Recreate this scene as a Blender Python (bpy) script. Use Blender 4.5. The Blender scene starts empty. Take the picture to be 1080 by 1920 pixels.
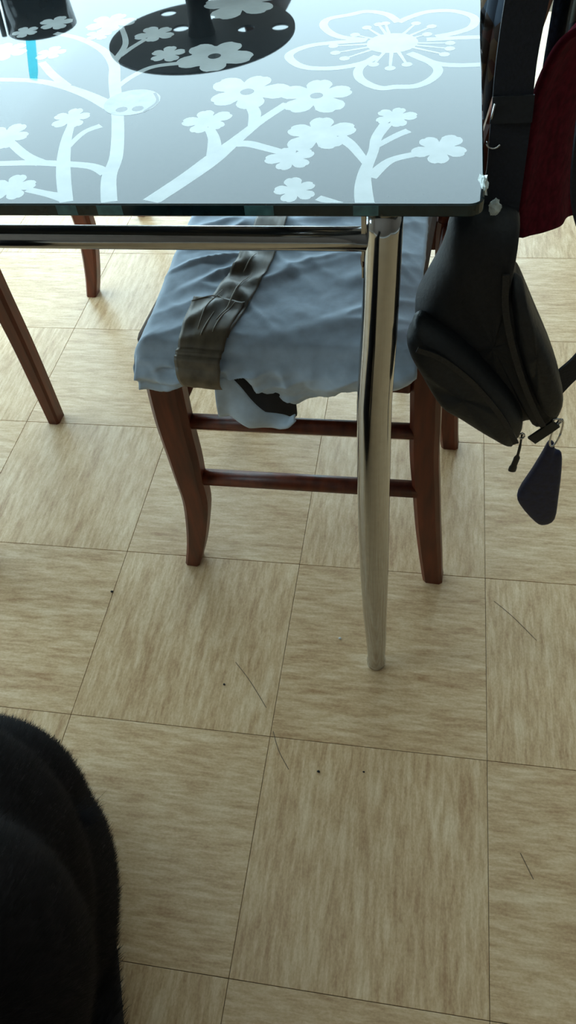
import bpy, bmesh, math, random
from mathutils import Vector, Matrix, noise
random.seed(7)
scene = bpy.context.scene
COL = scene.collection

# ------------------------------------------------------------------ camera
cam_data = bpy.data.cameras.new('camera')
cam_data.sensor_fit = 'VERTICAL'
cam_data.sensor_height = 36.0
cam_data.lens = 1451.4 / 1920.0 * 36.0
cam_data.clip_start = 0.02
cam = bpy.data.objects.new('camera', cam_data)
COL.objects.link(cam)
cam.matrix_world = (Matrix.Translation((0.18121, -0.74048, 1.06242))
                    @ Matrix.Rotation(0.2505218, 4, 'Z')
                    @ Matrix.Rotation(0.6911870, 4, 'X')
                    @ Matrix.Rotation(-0.1303937, 4, 'Z'))
scene.camera = cam

# ------------------------------------------------------------------ sky, daylight, exposure
world = bpy.data.worlds.new('overcast_sky')
scene.world = world
world.use_nodes = True
bg = world.node_tree.nodes['Background']
bg.inputs['Color'].default_value = (0.66, 0.89, 1.0, 1)
bg.inputs['Strength'].default_value = 6.5
scene.view_settings.view_transform = 'Standard'
scene.view_settings.look = 'None'
scene.view_settings.gamma = 1.0
scene.view_settings.exposure = 0.10
scene.view_settings.use_curve_mapping = False

# room extents and windows (metres)
RX0, RX1, RY0, RY1, RZ = -2.4, 2.0, -1.9, 2.7, 2.78
WIN_BACK = (-2.36, 0.75, 0.06, 2.70)      # x0, x1, z0, z1 in the back wall
WIN_LEFT = (0.1, 2.4, 0.06, 2.6)         # y0, y1, z0, z1 in the left wall

WIN_FILL = (-1.00, -0.15, 0.85, 2.30)    # smaller window added in the left wall to lighten the front floor

def portal(name, loc, rot, sx, sy):
    d = bpy.data.lights.new(name, 'AREA')
    d.shape = 'RECTANGLE'; d.size = sx; d.size_y = sy; d.energy = 1.0
    d.cycles.is_portal = True
    o = bpy.data.objects.new(name, d); COL.objects.link(o)
    o.location = loc; o.rotation_euler = rot
    return o
portal('daylight_portal', ((WIN_BACK[0]+WIN_BACK[1])/2, RY1+0.16, (WIN_BACK[2]+WIN_BACK[3])/2),
       (math.radians(-90), 0, 0), WIN_BACK[1]-WIN_BACK[0], WIN_BACK[3]-WIN_BACK[2])
portal('daylight_portal', (RX0-0.16, (WIN_LEFT[0]+WIN_LEFT[1])/2, (WIN_LEFT[2]+WIN_LEFT[3])/2),
       (math.radians(90), 0, math.radians(-90)), WIN_LEFT[1]-WIN_LEFT[0], WIN_LEFT[3]-WIN_LEFT[2])

portal('daylight_portal', (RX0-0.16, (WIN_FILL[0]+WIN_FILL[1])/2, (WIN_FILL[2]+WIN_FILL[3])/2),
       (math.radians(90), 0, math.radians(-90)), WIN_FILL[1]-WIN_FILL[0], WIN_FILL[3]-WIN_FILL[2])

# ------------------------------------------------------------------ materials
def newmat(name):
    m = bpy.data.materials.new(name); m.use_nodes = True
    return m, m.node_tree, m.node_tree.nodes['Principled BSDF']
def pmat(name, col, rough=0.5, metal=0.0, noise_scale=None, amount=0.15, bump=0.0, stretch=(1,1,1), spec=0.5, sheen=0.0, ior=None):
    """principled material with a little procedural colour variation and relief"""
    m, nt, b = newmat(name)
    b.inputs['Roughness'].default_value = rough
    b.inputs['Metallic'].default_value = metal
    b.inputs['Specular IOR Level'].default_value = spec
    if sheen: b.inputs['Sheen Weight'].default_value = sheen
    if ior: b.inputs['IOR'].default_value = ior
    if noise_scale is None:
        b.inputs['Base Color'].default_value = (*col, 1)
        return m
    tc = nt.nodes.new('ShaderNodeTexCoord'); mp = nt.nodes.new('ShaderNodeMapping')
    mp.inputs['Scale'].default_value = stretch
    n = nt.nodes.new('ShaderNodeTexNoise'); n.inputs['Scale'].default_value = noise_scale; n.inputs['Detail'].default_value = 5
    r = nt.nodes.new('ShaderNodeValToRGB')
    r.color_ramp.elements[0].position = 0.3; r.color_ramp.elements[1].position = 0.7
    r.color_ramp.elements[0].color = (*[c*(1-amount) for c in col], 1)
    r.color_ramp.elements[1].color = (*[min(1, c*(1+amount)) for c in col], 1)
    L = nt.links.new
    L(tc.outputs['Object'], mp.inputs['Vector']); L(mp.outputs['Vector'], n.inputs['Vector'])
    L(n.outputs['Fac'], r.inputs['Fac']); L(r.outputs['Color'], b.inputs['Base Color'])
    if bump:
        bp = nt.nodes.new('ShaderNodeBump'); bp.inputs['Strength'].default_value = bump; bp.inputs['Distance'].default_value = 0.002
        L(n.outputs['Fac'], bp.inputs['Height']); L(bp.outputs['Normal'], b.inputs['Normal'])
    return m

def tile_material():
    m, nt, b = newmat('vinyl_tile'); L = nt.links.new
    N = nt.nodes.new
    tc = N('ShaderNodeTexCoord'); oi = N('ShaderNodeObjectInfo')
    off = N('ShaderNodeCombineXYZ'); mul = N('ShaderNodeMath'); mul.operation = 'MULTIPLY'; mul.inputs[1].default_value = 37.0
    L(oi.outputs['Random'], mul.inputs[0]); L(mul.outputs[0], off.inputs['Z']); L(mul.outputs[0], off.inputs['X'])
    add = N('ShaderNodeVectorMath'); add.operation = 'ADD'
    L(tc.outputs['Object'], add.inputs[0]); L(off.outputs[0], add.inputs[1])
    def streak(sx, sy, det, rough=0.6):
        mp = N('ShaderNodeMapping'); mp.inputs['Scale'].default_value = (sx, sy, 1)
        n = N('ShaderNodeTexNoise'); n.inputs['Scale'].default_value = 1.0; n.inputs['Detail'].default_value = det
        n.inputs['Roughness'].default_value = rough; n.inputs['Distortion'].default_value = 0.25
        L(add.outputs[0], mp.inputs['Vector']); L(mp.outputs[0], n.inputs['Vector'])
        return n
    a = streak(60, 7, 6); c = streak(170, 26, 5); d = streak(22, 12, 2); e = streak(420, 230, 3)
    r1 = N('ShaderNodeValToRGB'); cr = r1.color_ramp
    cr.elements[0].position = 0.35; cr.elements[0].color = (0.38, 0.20, 0.085, 1)
    cr.elements[1].position = 0.66; cr.elements[1].color = (0.84, 0.64, 0.42, 1)
    q = cr.elements.new(0.5); q.color = (0.62, 0.41, 0.22, 1)
    mixf = N('ShaderNodeMath'); mixf.operation = 'MULTIPLY_ADD'; mixf.inputs[1].default_value = 0.40
    s2 = N('ShaderNodeMath'); s2.operation = 'MULTIPLY'; s2.inputs[1].default_value = 0.30
    L(a.outputs['Fac'], s2.inputs[0]); L(c.outputs['Fac'], mixf.inputs[0]); L(s2.outputs[0], mixf.inputs[2])
    s3 = N('ShaderNodeMath'); s3.operation = 'MULTIPLY_ADD'; s3.inputs[1].default_value = 0.20
    L(e.outputs['Fac'], s3.inputs[0]); L(mixf.outputs[0], s3.inputs[2])
    s4 = N('ShaderNodeMath'); s4.operation = 'MULTIPLY_ADD'; s4.inputs[1].default_value = 0.10
    L(d.outputs['Fac'], s4.inputs[0]); L(s3.outputs[0], s4.inputs[2])
    L(s4.outputs[0], r1.inputs['Fac']); L(r1.outputs['Color'], b.inputs['Base Color'])
    b.inputs['Roughness'].default_value = 0.36
    bp = N('ShaderNodeBump'); bp.inputs['Strength'].default_value = 0.25; bp.inputs['Distance'].default_value = 0.001
    L(mixf.outputs[0], bp.inputs['Height']); L(bp.outputs['Normal'], b.inputs['Normal'])
    return m

def patterned(name, cols, scale, rough=0.8):
    m, nt, b = newmat(name); L = nt.links.new; N = nt.nodes.new
    tc = N('ShaderNodeTexCoord'); v = N('ShaderNodeTexVoronoi'); v.inputs['Scale'].default_value = scale
    r = N('ShaderNodeValToRGB'); r.color_ramp.interpolation = 'CONSTANT'
    while len(r.color_ramp.elements) < len(cols): r.color_ramp.elements.new(0.5)
    for i, c in enumerate(cols):
        r.color_ramp.elements[i].position = i/len(cols); r.color_ramp.elements[i].color = (*c, 1)
    sep = N('ShaderNodeSeparateColor')
    L(tc.outputs['Object'], v.inputs['Vector']); L(v.outputs['Color'], sep.inputs[0])
    L(sep.outputs[0], r.inputs['Fac']); L(r.outputs['Color'], b.inputs['Base Color'])
    b.inputs['Roughness'].default_value = rough
    return m

def tinted_clear(name, col, gloss=0.08):
    m = bpy.data.materials.new(name); m.use_nodes = True
    nt = m.node_tree; nt.nodes.clear(); N = nt.nodes.new; L = nt.links.new
    o = N('ShaderNodeOutputMaterial'); t = N('ShaderNodeBsdfTransparent'); g = N('ShaderNodeBsdfGlossy'); mx = N('ShaderNodeMixShader')
    t.inputs['Color'].default_value = (*col, 1); g.inputs['Roughness'].default_value = 0.05
    mx.inputs[0].default_value = gloss
    L(t.outputs[0], mx.inputs[1]); L(g.outputs[0], mx.inputs[2]); L(mx.outputs[0], o.inputs['Surface'])
    return m

M = dict(
    tile=tile_material(),
    joint=pmat('tile_joint', (0.16, 0.115, 0.075), 0.9, noise_scale=40),
    wall=pmat('wall_paint', (0.42, 0.37, 0.31), 0.9, noise_scale=6, amount=0.04),
    dimwall=pmat('darkened_wall', (0.12, 0.09, 0.07), 0.7, noise_scale=6, amount=0.2, stretch=(6, 6, 0.5)),  # unseen front and right walls, darkened to cut bounced light
    ceiling=pmat('ceiling_paint', (0.68, 0.66, 0.62), 0.9, noise_scale=6, amount=0.03),
    whiteframe=pmat('window_frame_paint', (0.75, 0.75, 0.73), 0.4, noise_scale=20, amount=0.04),
    pane=tinted_clear('window_pane', (0.97, 0.99, 0.99), 0.05),
    wood=pmat('mahogany_wood', (0.125, 0.024, 0.008), 0.40, noise_scale=14, amount=0.45, stretch=(6, 6, 0.8), bump=0.08),
    blackglass=pmat('black_glass', (0.018, 0.022, 0.025), 0.03, noise_scale=300, amount=0.2, ior=1.36),
    glassedge=pmat('glass_edge', (0.006, 0.020, 0.024), 0.12, noise_scale=60, amount=0.3),
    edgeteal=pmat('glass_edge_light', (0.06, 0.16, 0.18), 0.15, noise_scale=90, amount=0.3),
    print=pmat('white_print', (0.45, 0.49, 0.50), 0.03, noise_scale=35, amount=0.10, ior=1.36),
    printpale=pmat('pale_print', (0.34, 0.38, 0.40), 0.03, noise_scale=60, amount=0.25, ior=1.36),
    printdark=pmat('dark_print', (0.06, 0.07, 0.075), 0.03, noise_scale=60, amount=0.2, ior=1.36),
    chrome=pmat('chrome', (0.50, 0.505, 0.51), 0.11, 1.0, noise_scale=120, amount=0.06, bump=0.01),
    rust=pmat('rusty_screw', (0.10, 0.05, 0.03), 0.6, 0.5, noise_scale=300, amount=0.4),
    cloth=pmat('blue_grey_cotton', (0.58, 0.69, 0.82), 0.85, noise_scale=70, amount=0.10, bump=0.15, sheen=0.15),
    tape=pmat('brown_parcel_tape', (0.165, 0.125, 0.080), 0.42, noise_scale=60, amount=0.35, bump=0.4, stretch=(1, 0.25, 1)),
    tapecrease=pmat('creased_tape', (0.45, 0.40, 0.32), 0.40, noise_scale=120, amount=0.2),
    cleartape=pmat('crumpled_clear_tape', (0.55, 0.62, 0.62), 0.2, noise_scale=120, amount=0.3, bump=0.4),
    fold_shade=pmat('painted_fold_shade', (0.022, 0.017, 0.016), 0.9, noise_scale=90, amount=0.3),  # near-black colour standing for the shade in the seat-cloth fold
    seatpad=pmat('brown_seat_pad', (0.12, 0.07, 0.045), 0.8, noise_scale=60, amount=0.2, bump=0.2),
    bag=pmat('black_nylon', (0.0045, 0.0052, 0.0075), 0.62, noise_scale=220, amount=0.4, bump=0.3),
    bagpocket=pmat('charcoal_nylon', (0.007, 0.0085, 0.0105), 0.55, noise_scale=220, amount=0.4, bump=0.3),
    strap=pmat('navy_webbing', (0.004, 0.005, 0.011), 0.7, noise_scale=400, amount=0.4, bump=0.4),
    zipper=pmat('zip_teeth', (0.02, 0.02, 0.022), 0.4, 0.3, noise_scale=500, amount=0.4),
    puller=pmat('black_leather_pull', (0.008, 0.010, 0.010), 0.5, noise_scale=200, amount=0.3),
    steel=pmat('steel', (0.62, 0.63, 0.64), 0.18, 1.0, noise_scale=200, amount=0.08),
    bluetag=pmat('navy_leather', (0.006, 0.011, 0.05), 0.55, noise_scale=150, amount=0.3, bump=0.3),
    red=pmat('burgundy_fleece', (0.085, 0.006, 0.014), 1.0, noise_scale=120, amount=0.35, bump=0.5, spec=0.1),
    denim=pmat('denim', (0.030, 0.055, 0.10), 0.9, noise_scale=200, amount=0.5, bump=0.3),
    scarf=patterned('patterned_scarf', [(0.035, 0.018, 0.010), (0.10, 0.055, 0.022), (0.015, 0.012, 0.015), (0.04, 0.06, 0.09), (0.07, 0.02, 0.012)], 55),
    shirt=patterned('patterned_shirt', [(0.020, 0.022, 0.020), (0.055, 0.055, 0.04), (0.015, 0.018, 0.02), (0.18, 0.17, 0.14)], 70),
    fur=pmat('black_fur', (0.0085, 0.0062, 0.0068), 0.75, noise_scale=60, amount=0.4, spec=0.25),
    furtan=pmat('tan_fur', (0.07, 0.045, 0.03), 0.8, noise_scale=60, amount=0.3),
    nose=pmat('dog_nose', (0.008, 0.008, 0.009), 0.35, noise_scale=300, amount=0.3),
    eye=pmat('dog_eye', (0.02, 0.01, 0.005), 0.08, noise_scale=100, amount=0.3),
    plate=pmat('dark_enamel', (0.03, 0.032, 0.034), 0.5, noise_scale=80, amount=0.3),
    stem=pmat('brown_stem', (0.09, 0.06, 0.05), 0.4, noise_scale=80, amount=0.3),
    smoke=pmat('smoked_tumbler', (0.012, 0.013, 0.014), 0.15, noise_scale=80, amount=0.3),
    rim=pmat('tumbler_highlight', (0.30, 0.33, 0.34), 0.25, noise_scale=80, amount=0.2),  # pale colour painting the highlight on the tumbler's side
    cyan=tinted_clear('cyan_plastic', (0.36, 0.86, 0.93), 0.04),
    crumb=pmat('dark_crumb', (0.01, 0.008, 0.007), 0.9, noise_scale=500, amount=0.3),
    crumbpale=pmat('pale_crumb', (0.6, 0.58, 0.55), 0.8, noise_scale=500, amount=0.2),
    scratch=pmat('floor_scratch', (0.13, 0.09, 0.055), 0.8, noise_scale=300, amount=0.4),
)

# ------------------------------------------------------------------ mesh helpers
def mesh_obj(name, verts, faces, mat, parent=None, smooth=False, label=None):
    me = bpy.data.meshes.new(name)
    me.from_pydata([tuple(v) for v in verts], [], [tuple(f) for f in faces])
    me.update()
    if smooth:
        for p in me.polygons: p.use_smooth = True
    if mat: me.materials.append(M[mat])
    o = bpy.data.objects.new(name, me); COL.objects.link(o)
    if parent: o.parent = parent
    if label: o['label'] = label
    return o
def empty(name, loc=(0, 0, 0), rz=0.0):
    o = bpy.data.objects.new(name, None); COL.objects.link(o)
    o.empty_display_size = 0.05
    o.location = loc; o.rotation_euler = (0, 0, rz)
    return o
def tag(o, label, cat, group=None):
    o['label'] = label; o['category'] = cat
    if group: o['group'] = group
    return o
def shift(verts, o):
    """world -> local of an un-rotated empty"""
    l = o.location
    return [(v[0]-l[0], v[1]-l[1], v[2]-l[2]) for v in verts]
def box(x0, x1, y0, y1, z0, z1):
    v = [(x, y, z) for z in (z0, z1) for y in (y0, y1) for x in (x0, x1)]
    f = [(0, 2, 3, 1), (4, 5, 7, 6), (0, 1, 5, 4), (2, 6, 7, 3), (0, 4, 6, 2), (1, 3, 7, 5)]
    return v, f
def merge(*vf):
    V, F = [], []
    for v, f in vf:
        n = len(V); V += list(v); F += [tuple(i+n for i in q) for q in f]
    return V, F
def bevel_box(x0, x1, y0, y1, z0, z1, r=0.003, seg=2):
    bm = bmesh.new()
    v, f = box(x0, x1, y0, y1, z0, z1)
    bv = [bm.verts.new(p) for p in v]
    for q in f: bm.faces.new([bv[i] for i in q])
    bmesh.ops.bevel(bm, geom=bm.edges[:], offset=r, segments=seg, affect='EDGES', profile=0.5)
    bm.verts.index_update()
    V = [tuple(p.co) for p in bm.verts]; F = [tuple(p.index for p in q.verts) for q in bm.faces]
    bm.free(); return V, F
def loft(rings, cap=True, closed=True):
    V, F = [], []
    n = len(rings[0])
    for r in rings: V += [tuple(p) for p in r]
    for i in range(len(rings)-1):
        for j in range(n if closed else n-1):
            a = i*n+j; b = i*n+(j+1) % n
            F.append((a, b, b+n, a+n))
    if cap:
        F.append(tuple(range(n-1, -1, -1))); F.append(tuple(range((len(rings)-1)*n, len(rings)*n)))
    return V, F
def tube(path, radii, n=14, flat=1.0, up=None):
    P = [Vector(p) for p in path]
    if not isinstance(radii, (list, tuple)): radii = [radii]*len(P)
    rings = []; prev = None
    for i, p in enumerate(P):
        t = (P[min(i+1, len(P)-1)]-P[max(i-1, 0)]).normalized()
        if prev is None:
            u = Vector(up) if up else (Vector((0, 0, 1)) if abs(t.z) < 0.9 else Vector((1, 0, 0)))
        else: u = prev
        u = (u - t*u.dot(t)).normalized(); w = t.cross(u); prev = u
        rings.append([p + u*math.cos(a)*radii[i] + w*math.sin(a)*radii[i]*flat
                      for a in [2*math.pi*k/n for k in range(n)]])
    return loft(rings)
def spline(pts, n=8):
    """Catmull-Rom through the points (any dimension)"""
    out = []; k = len(pts)
    for i in range(k-1):
        p0 = pts[max(i-1, 0)]; p1 = pts[i]; p2 = pts[i+1]; p3 = pts[min(i+2, k-1)]
        for j in range(n):
            t = j/n
            out.append(tuple(0.5*((2*b)+(-a+c)*t+(2*a-5*b+4*c-d)*t*t+(-a+3*b-3*c+d)*t**3) for a, b, c, d in zip(p0, p1, p2, p3)))
    out.append(tuple(pts[-1])); return out
def spline_closed(pts, n=5):
    k = len(pts); out = []
    for i in range(k):
        p0, p1, p2, p3 = pts[i-1], pts[i], pts[(i+1) % k], pts[(i+2) % k]
        for j in range(n):
            t = j/n
            out.append(tuple(0.5*((2*b)+(-a+c)*t+(2*a-5*b+4*c-d)*t*t+(-a+3*b-3*c+d)*t**3) for a, b, c, d in zip(p0, p1, p2, p3)))
    return out
def lathe(profile, c, n=40, cap=False):
    rings = [[(c[0]+r*math.cos(2*math.pi*k/n), c[1]+r*math.sin(2*math.pi*k/n), z) for k in range(n)] for r, z in profile]
    return loft(rings, cap=cap)
def interp(tab, x):
    if x <= tab[0][0]: return tab[0][1]
    for (a, b), (c, d) in zip(tab, tab[1:]):
        if x <= c: return b+(d-b)*(x-a)/(c-a)
    return tab[-1][1]
def copy_tree(o, parent=None):
    c = o.copy(); COL.objects.link(c)
    if parent: c.parent = parent
    for ch in list(o.children): copy_tree(ch, c)
    return c

# ------------------------------------------------------------------ layout of the print on the glass (metres)
BRANCHES=[[[[-0.083,-0.167],[-0.096,-0.125],[-0.101,-0.086],[-0.121,-0.015],[-0.149,0.067],[-0.165,0.116],[-0.19,0.155],[-0.227,0.189],[-0.265,0.209]],[0.014,0.0135,0.0125,0.012,0.0125,0.012,0.01,0.009,0.008]],[[[-0.121,-0.167],[-0.138,-0.125],[-0.15,-0.09],[-0.16,-0.053],[-0.166,-0.019]],[0.012,0.013,0.0125,0.01,0.007]],[[[-0.153,-0.072],[-0.147,-0.042],[-0.134,-0.028]],[0.006,0.007,0.009]],[[[-0.219,-0.101],[-0.208,-0.1],[-0.176,-0.099],[-0.152,-0.101],[-0.119,-0.106],[-0.101,-0.118]],[0.009,0.009,0.01,0.01,0.01,0.012]],[[[-0.219,-0.054],[-0.19,-0.084],[-0.168,-0.1]],[0.009,0.01,0.012]],[[[-0.164,-0.146],[-0.141,-0.154],[-0.124,-0.16]],[0.008,0.009,0.014]],[[[-0.297,0.085],[-0.283,0.083],[-0.243,0.078],[-0.207,0.064],[-0.168,0.039],[-0.137,0.013]],[0.009,0.009,0.01,0.011,0.013,0.016]],[[[-0.251,0.126],[-0.226,0.092],[-0.199,0.062]],[0.009,0.01,0.01]],[[[-0.143,0.057],[-0.134,0.083],[-0.116,0.106],[-0.076,0.114]],[0.007,0.008,0.008,0.009]],[[[-0.166,0.12],[-0.167,0.169],[-0.186,0.218]],[0.009,0.007,0.006]],[[[-0.164,0.135],[-0.156,0.16],[-0.146,0.183]],[0.007,0.007,0.007]],[[[-0.048,-0.167],[-0.025,-0.126],[-0.01,-0.095],[0.004,-0.062],[0.02,-0.025],[0.04,0.011]],[0.016,0.017,0.018,0.013,0.01,0.01]],[[[-0.009,-0.092],[-0.017,-0.057],[-0.027,-0.035]],[0.015,0.011,0.009]],[[[0.005,-0.068],[0.017,-0.068],[0.034,-0.076],[0.053,-0.086]],[0.011,0.011,0.01,0.009]],[[[0.015,-0.033],[0.012,-0.008],[0.003,0.013]],[0.01,0.012,0.011]],[[[0.13,-0.174],[0.126,-0.147],[0.125,-0.119],[0.129,-0.085],[0.13,-0.059],[0.137,-0.032]],[0.0155,0.0145,0.011,0.009,0.01,0.012]],[[[0.13,-0.128],[0.144,-0.101],[0.164,-0.09]],[0.012,0.009,0.009]],[[[0.126,-0.107],[0.11,-0.074],[0.096,-0.056]],[0.007,0.01,0.013]],[[[0.131,-0.075],[0.146,-0.057],[0.157,-0.047]],[0.007,0.008,0.009]],[[[0.11,-0.171],[0.091,-0.16]],[0.009,0.008]]]
PETALS=[[[0.133,0.204],[0.119,0.228],[0.096,0.239],[0.077,0.231],[0.056,0.222],[0.051,0.206],[0.059,0.185],[0.075,0.168],[0.103,0.158]],[[0.133,0.204],[0.145,0.218],[0.163,0.231],[0.187,0.232],[0.206,0.22],[0.214,0.204],[0.21,0.183],[0.194,0.169],[0.174,0.161]],[[0.1,0.157],[0.058,0.152],[0.038,0.144],[0.025,0.127],[0.031,0.108],[0.048,0.092],[0.077,0.089],[0.102,0.098],[0.117,0.113]],[[0.165,0.154],[0.183,0.155],[0.2,0.156],[0.223,0.156]],[[0.149,0.121],[0.173,0.096],[0.195,0.088],[0.223,0.088]],[[0.117,0.116],[0.102,0.089],[0.103,0.066],[0.114,0.049],[0.127,0.04],[0.14,0.042],[0.159,0.043],[0.173,0.057],[0.179,0.078],[0.17,0.098],[0.153,0.117]]]
STAMENS=[[0.112,0.2],[0.1,0.192],[0.089,0.173],[0.069,0.145],[0.073,0.127],[0.084,0.112],[0.115,0.095],[0.132,0.085],[0.148,0.093],[0.119,0.202],[0.152,0.199],[0.169,0.189],[0.189,0.143],[0.189,0.129],[0.184,0.115],[0.165,0.168]]
FLOWER_EYE=[[0.13,0.148],[0.158,0.146],[0.132,0.122]]
BLOSSOMS=[[-0.004,0.039,0.041,1,0.2],[0.066,0.027,0.037,1,0.5],[0.078,-0.05,0.034,0,0.1],[0.143,-0.019,0.0195,0,0.6],[0.184,-0.081,0.0265,0,0.3],[0.059,-0.096,0.022,0,0.8],[0.071,-0.148,0.0195,0,0.4],[-0.031,-0.023,0.0245,0,0.0],[-0.17,-0.011,0.021,0,0.9],[-0.224,-0.047,0.025,0,0.2],[-0.18,-0.143,0.024,0,0.5],[-0.249,0.15,0.0186,0,0.1],[-0.305,0.161,0.0266,0,0.7],[-0.139,0.195,0.0236,0,0.3],[-0.111,0.138,0.0216,0,0.9],[-0.056,0.128,0.0416,1,0.25],[-0.206,0.236,0.0311,0,0.6],[-0.208,0.199,0.0166,0,0.1],[-0.058,0.283,0.0488,0,0.4],[-0.275,0.241,0.0216,0,0.5],[-0.305,0.216,0.0161,0,0.3]]
OVAL=[[-0.117,0.021],[-0.089,0.019],[-0.109,-0.008]]
HOLES = [(-0.070, 0.085, 0.0125), (-0.006, 0.062, 0.0125), (-0.036, 0.024, 0.0125), (0.060, 0.014, 0.0125), (0.108, 0.016, 0.0125)]
DOG = (-0.263, -0.578)
TANSPOT = (-0.115, -0.690, 0.40)
TUFT = (-0.145, -0.490, 0.20)

# ================================================================== ROOM
def structure(o): o['kind'] = 'structure'; return o
T = 0.305
fl = structure(mesh_obj('floor', *box(RX0, RX1, RY0, RY1, -0.05, -0.0016), 'joint'))
fl['label'] = 'beige vinyl tile floor with grain running crosswise from tile to tile'
tv, tf = bevel_box(-T/2+0.00035, T/2-0.00035, -T/2+0.00035, T/2-0.00035, -0.004, 0.0, 0.0004, 1)
tile_mesh = None
for i in range(math.floor(RX0/T), math.ceil(RX1/T)):
    for j in range(math.floor(RY0/T), math.ceil(RY1/T)):
        cx, cy = (i+0.5)*T, (j+0.5)*T
        if cx-T/2 < RX0 or cx+T/2 > RX1 or cy-T/2 < RY0 or cy+T/2 > RY1: continue
        if tile_mesh is None:
            o = mesh_obj('tile', tv, tf, 'tile', fl); tile_mesh = o.data
        else:
            o = bpy.data.objects.new('tile', tile_mesh); COL.objects.link(o); o.parent = fl
        o.location = (cx, cy, 0)
        # grain runs away from the camera on one colour of the checkerboard, across on the other
        o.rotation_euler = (0, 0, 0 if (i+j) % 2 == 0 else math.pi/2)
for pts in ([(-0.073, -0.193), (-0.045, -0.222), (-0.013, -0.262)], [(0.003, -0.297), (0.016, -0.325), (0.034, -0.350)],
            [(0.318, -0.043), (0.345, -0.068), (0.380, -0.108)], [(0.345, -0.422), (0.352, -0.436), (0.360, -0.452)]):
    V = []; F = []
    for k, (x, y) in enumerate(spline(pts, 6)):
        V += [(x-0.0005, y, 0.0003), (x+0.0005, y+0.0003, 0.0003)]
        if k: F.append((2*k-2, 2*k-1, 2*k+1, 2*k))
    mesh_obj('scratch', V, F, 'scratch', fl, label='thin dark scratch across the vinyl')

def wall_with_hole(name, axis, pos, a0, a1, hole, th=0.14, mat='wall'):
    """wall perpendicular to axis, with a list of window openings (a, b, z0, z1)"""
    segs = []; s0 = a0
    for hl in sorted(hole or []):
        segs += [(s0, hl[0], 0, RZ), (hl[0], hl[1], 0, hl[2]), (hl[0], hl[1], hl[3], RZ)]; s0 = hl[1]
    segs.append((s0, a1, 0, RZ))
    p0, p1 = (pos, pos+th) if th > 0 else (pos+th, pos)
    bs = [box(s[0], s[1], p0, p1, s[2], s[3]) if axis == 'y' else box(p0, p1, s[0], s[1], s[2], s[3]) for s in segs]
    return structure(mesh_obj(name, *merge(*bs), mat))
wall_with_hole('wall_back', 'y', RY1, RX0-0.14, RX1+0.14, [WIN_BACK], 0.14)
wall_with_hole('wall_front', 'y', RY0, RX0-0.14, RX1+0.14, None, -0.14, 'dimwall')
wall_with_hole('wall_left', 'x', RX0, RY0, RY1, [WIN_LEFT, WIN_FILL], -0.14)
wall_with_hole('wall_right', 'x', RX1, RY0, RY1, None, 0.14, 'dimwall')
structure(mesh_obj('ceiling', *box(RX0-0.14, RX1+0.14, RY0-0.14, RY1+0.14, RZ, RZ+0.1), 'ceiling'))
for n, (b, horiz) in enumerate(((WIN_BACK, True), (WIN_LEFT, False), (WIN_FILL, False)), 1):  # the last window is an addition that brightens the front floor
    a0, a1, z0, z1 = b
    c = RY1+0.07 if horiz else RX0-0.07
    w = empty('window_%d' % n, (0, 0, 0)); structure(w)
    def bx(p0, p1, d, q0, q1, nm, mt):
        v, f = box(p0, p1, c-d, c+d, q0, q1) if horiz else box(c-d, c+d, p0, p1, q0, q1)
        mesh_obj(nm, v, f, mt, w)
    bx(a0, a0+0.05, 0.03, z0, z1, 'frame_stile', 'whiteframe'); bx(a1-0.05, a1, 0.03, z0, z1, 'frame_stile', 'whiteframe')
    bx(a0+0.05, a1-0.05, 0.03, z0, z0+0.05, 'frame_rail', 'whiteframe'); bx(a0+0.05, a1-0.05, 0.03, z1-0.05, z1, 'frame_rail', 'whiteframe')
    bx(a0+0.05, a1-0.05, 0.004, z0+0.05, z1-0.05, 'window_pane', 'pane')
for nm, b in (('baseboard_back', box(RX0+0.012, RX1-0.012, RY1-0.012, RY1, 0, 0.08)), ('baseboard_left', box(RX0, RX0+0.012, RY0, RY1, 0, 0.08)),
              ('baseboard_right', box(RX1-0.012, RX1, RY0, RY1, 0, 0.08)), ('baseboard_front', box(RX0+0.012, RX1-0.012, RY0, RY0+0.012, 0, 0.08))):
    structure(mesh_obj(nm, *b, 'whiteframe'))

# ================================================================== TABLE
TX0, TX1, TY0, TY1, TZ0, TZ1 = -0.93, 0.221, -0.170, 0.495, 0.731, 0.742
tb = empty('glass_table', ((TX0+TX1)/2, (TY0+TY1)/2, 0))
tag(tb, 'glass topped dining table printed with white flowers on chrome legs', 'table')
def rounded_rect(x0, x1, y0, y1, r, n=6):
    out = []
    for cx, cy, a in ((x1-r, y1-r, 0), (x0+r, y1-r, 90), (x0+r, y0+r, 180), (x1-r, y0+r, 270)):
        for k in range(n+1):
            t = math.radians(a+90*k/n); out.append((cx+r*math.cos(t), cy+r*math.sin(t)))
    return out
rr = [rounded_rect(TX0+d, TX1-d, TY0+d, TY1-d, 0.012-d) for d in (0.0012, 0, 0, 0.0012)]
zz = (TZ0, TZ0+0.0012, TZ1-0.0012, TZ1)
V, F = loft([[(x, y, z) for x, y in r] for r, z in zip(rr, zz)])
top = mesh_obj('table_top', shift(V, tb), F, 'blackglass', tb, label='dark glossy glass sheet with white flower print')
top.data.materials.append(M['glassedge'])
for p in top.data.polygons:
    if abs(p.normal.z) < 0.9: p.material_index = 1
PZ = TZ1+0.00003
PLIM = (TX0+0.002, TX1-0.0022, TY0+0.0022, TY1-0.002)
def clampxy(x, y): return (min(max(x, PLIM[0]), PLIM[1]), min(max(y, PLIM[2]), PLIM[3]))
layer = [0]
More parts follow.
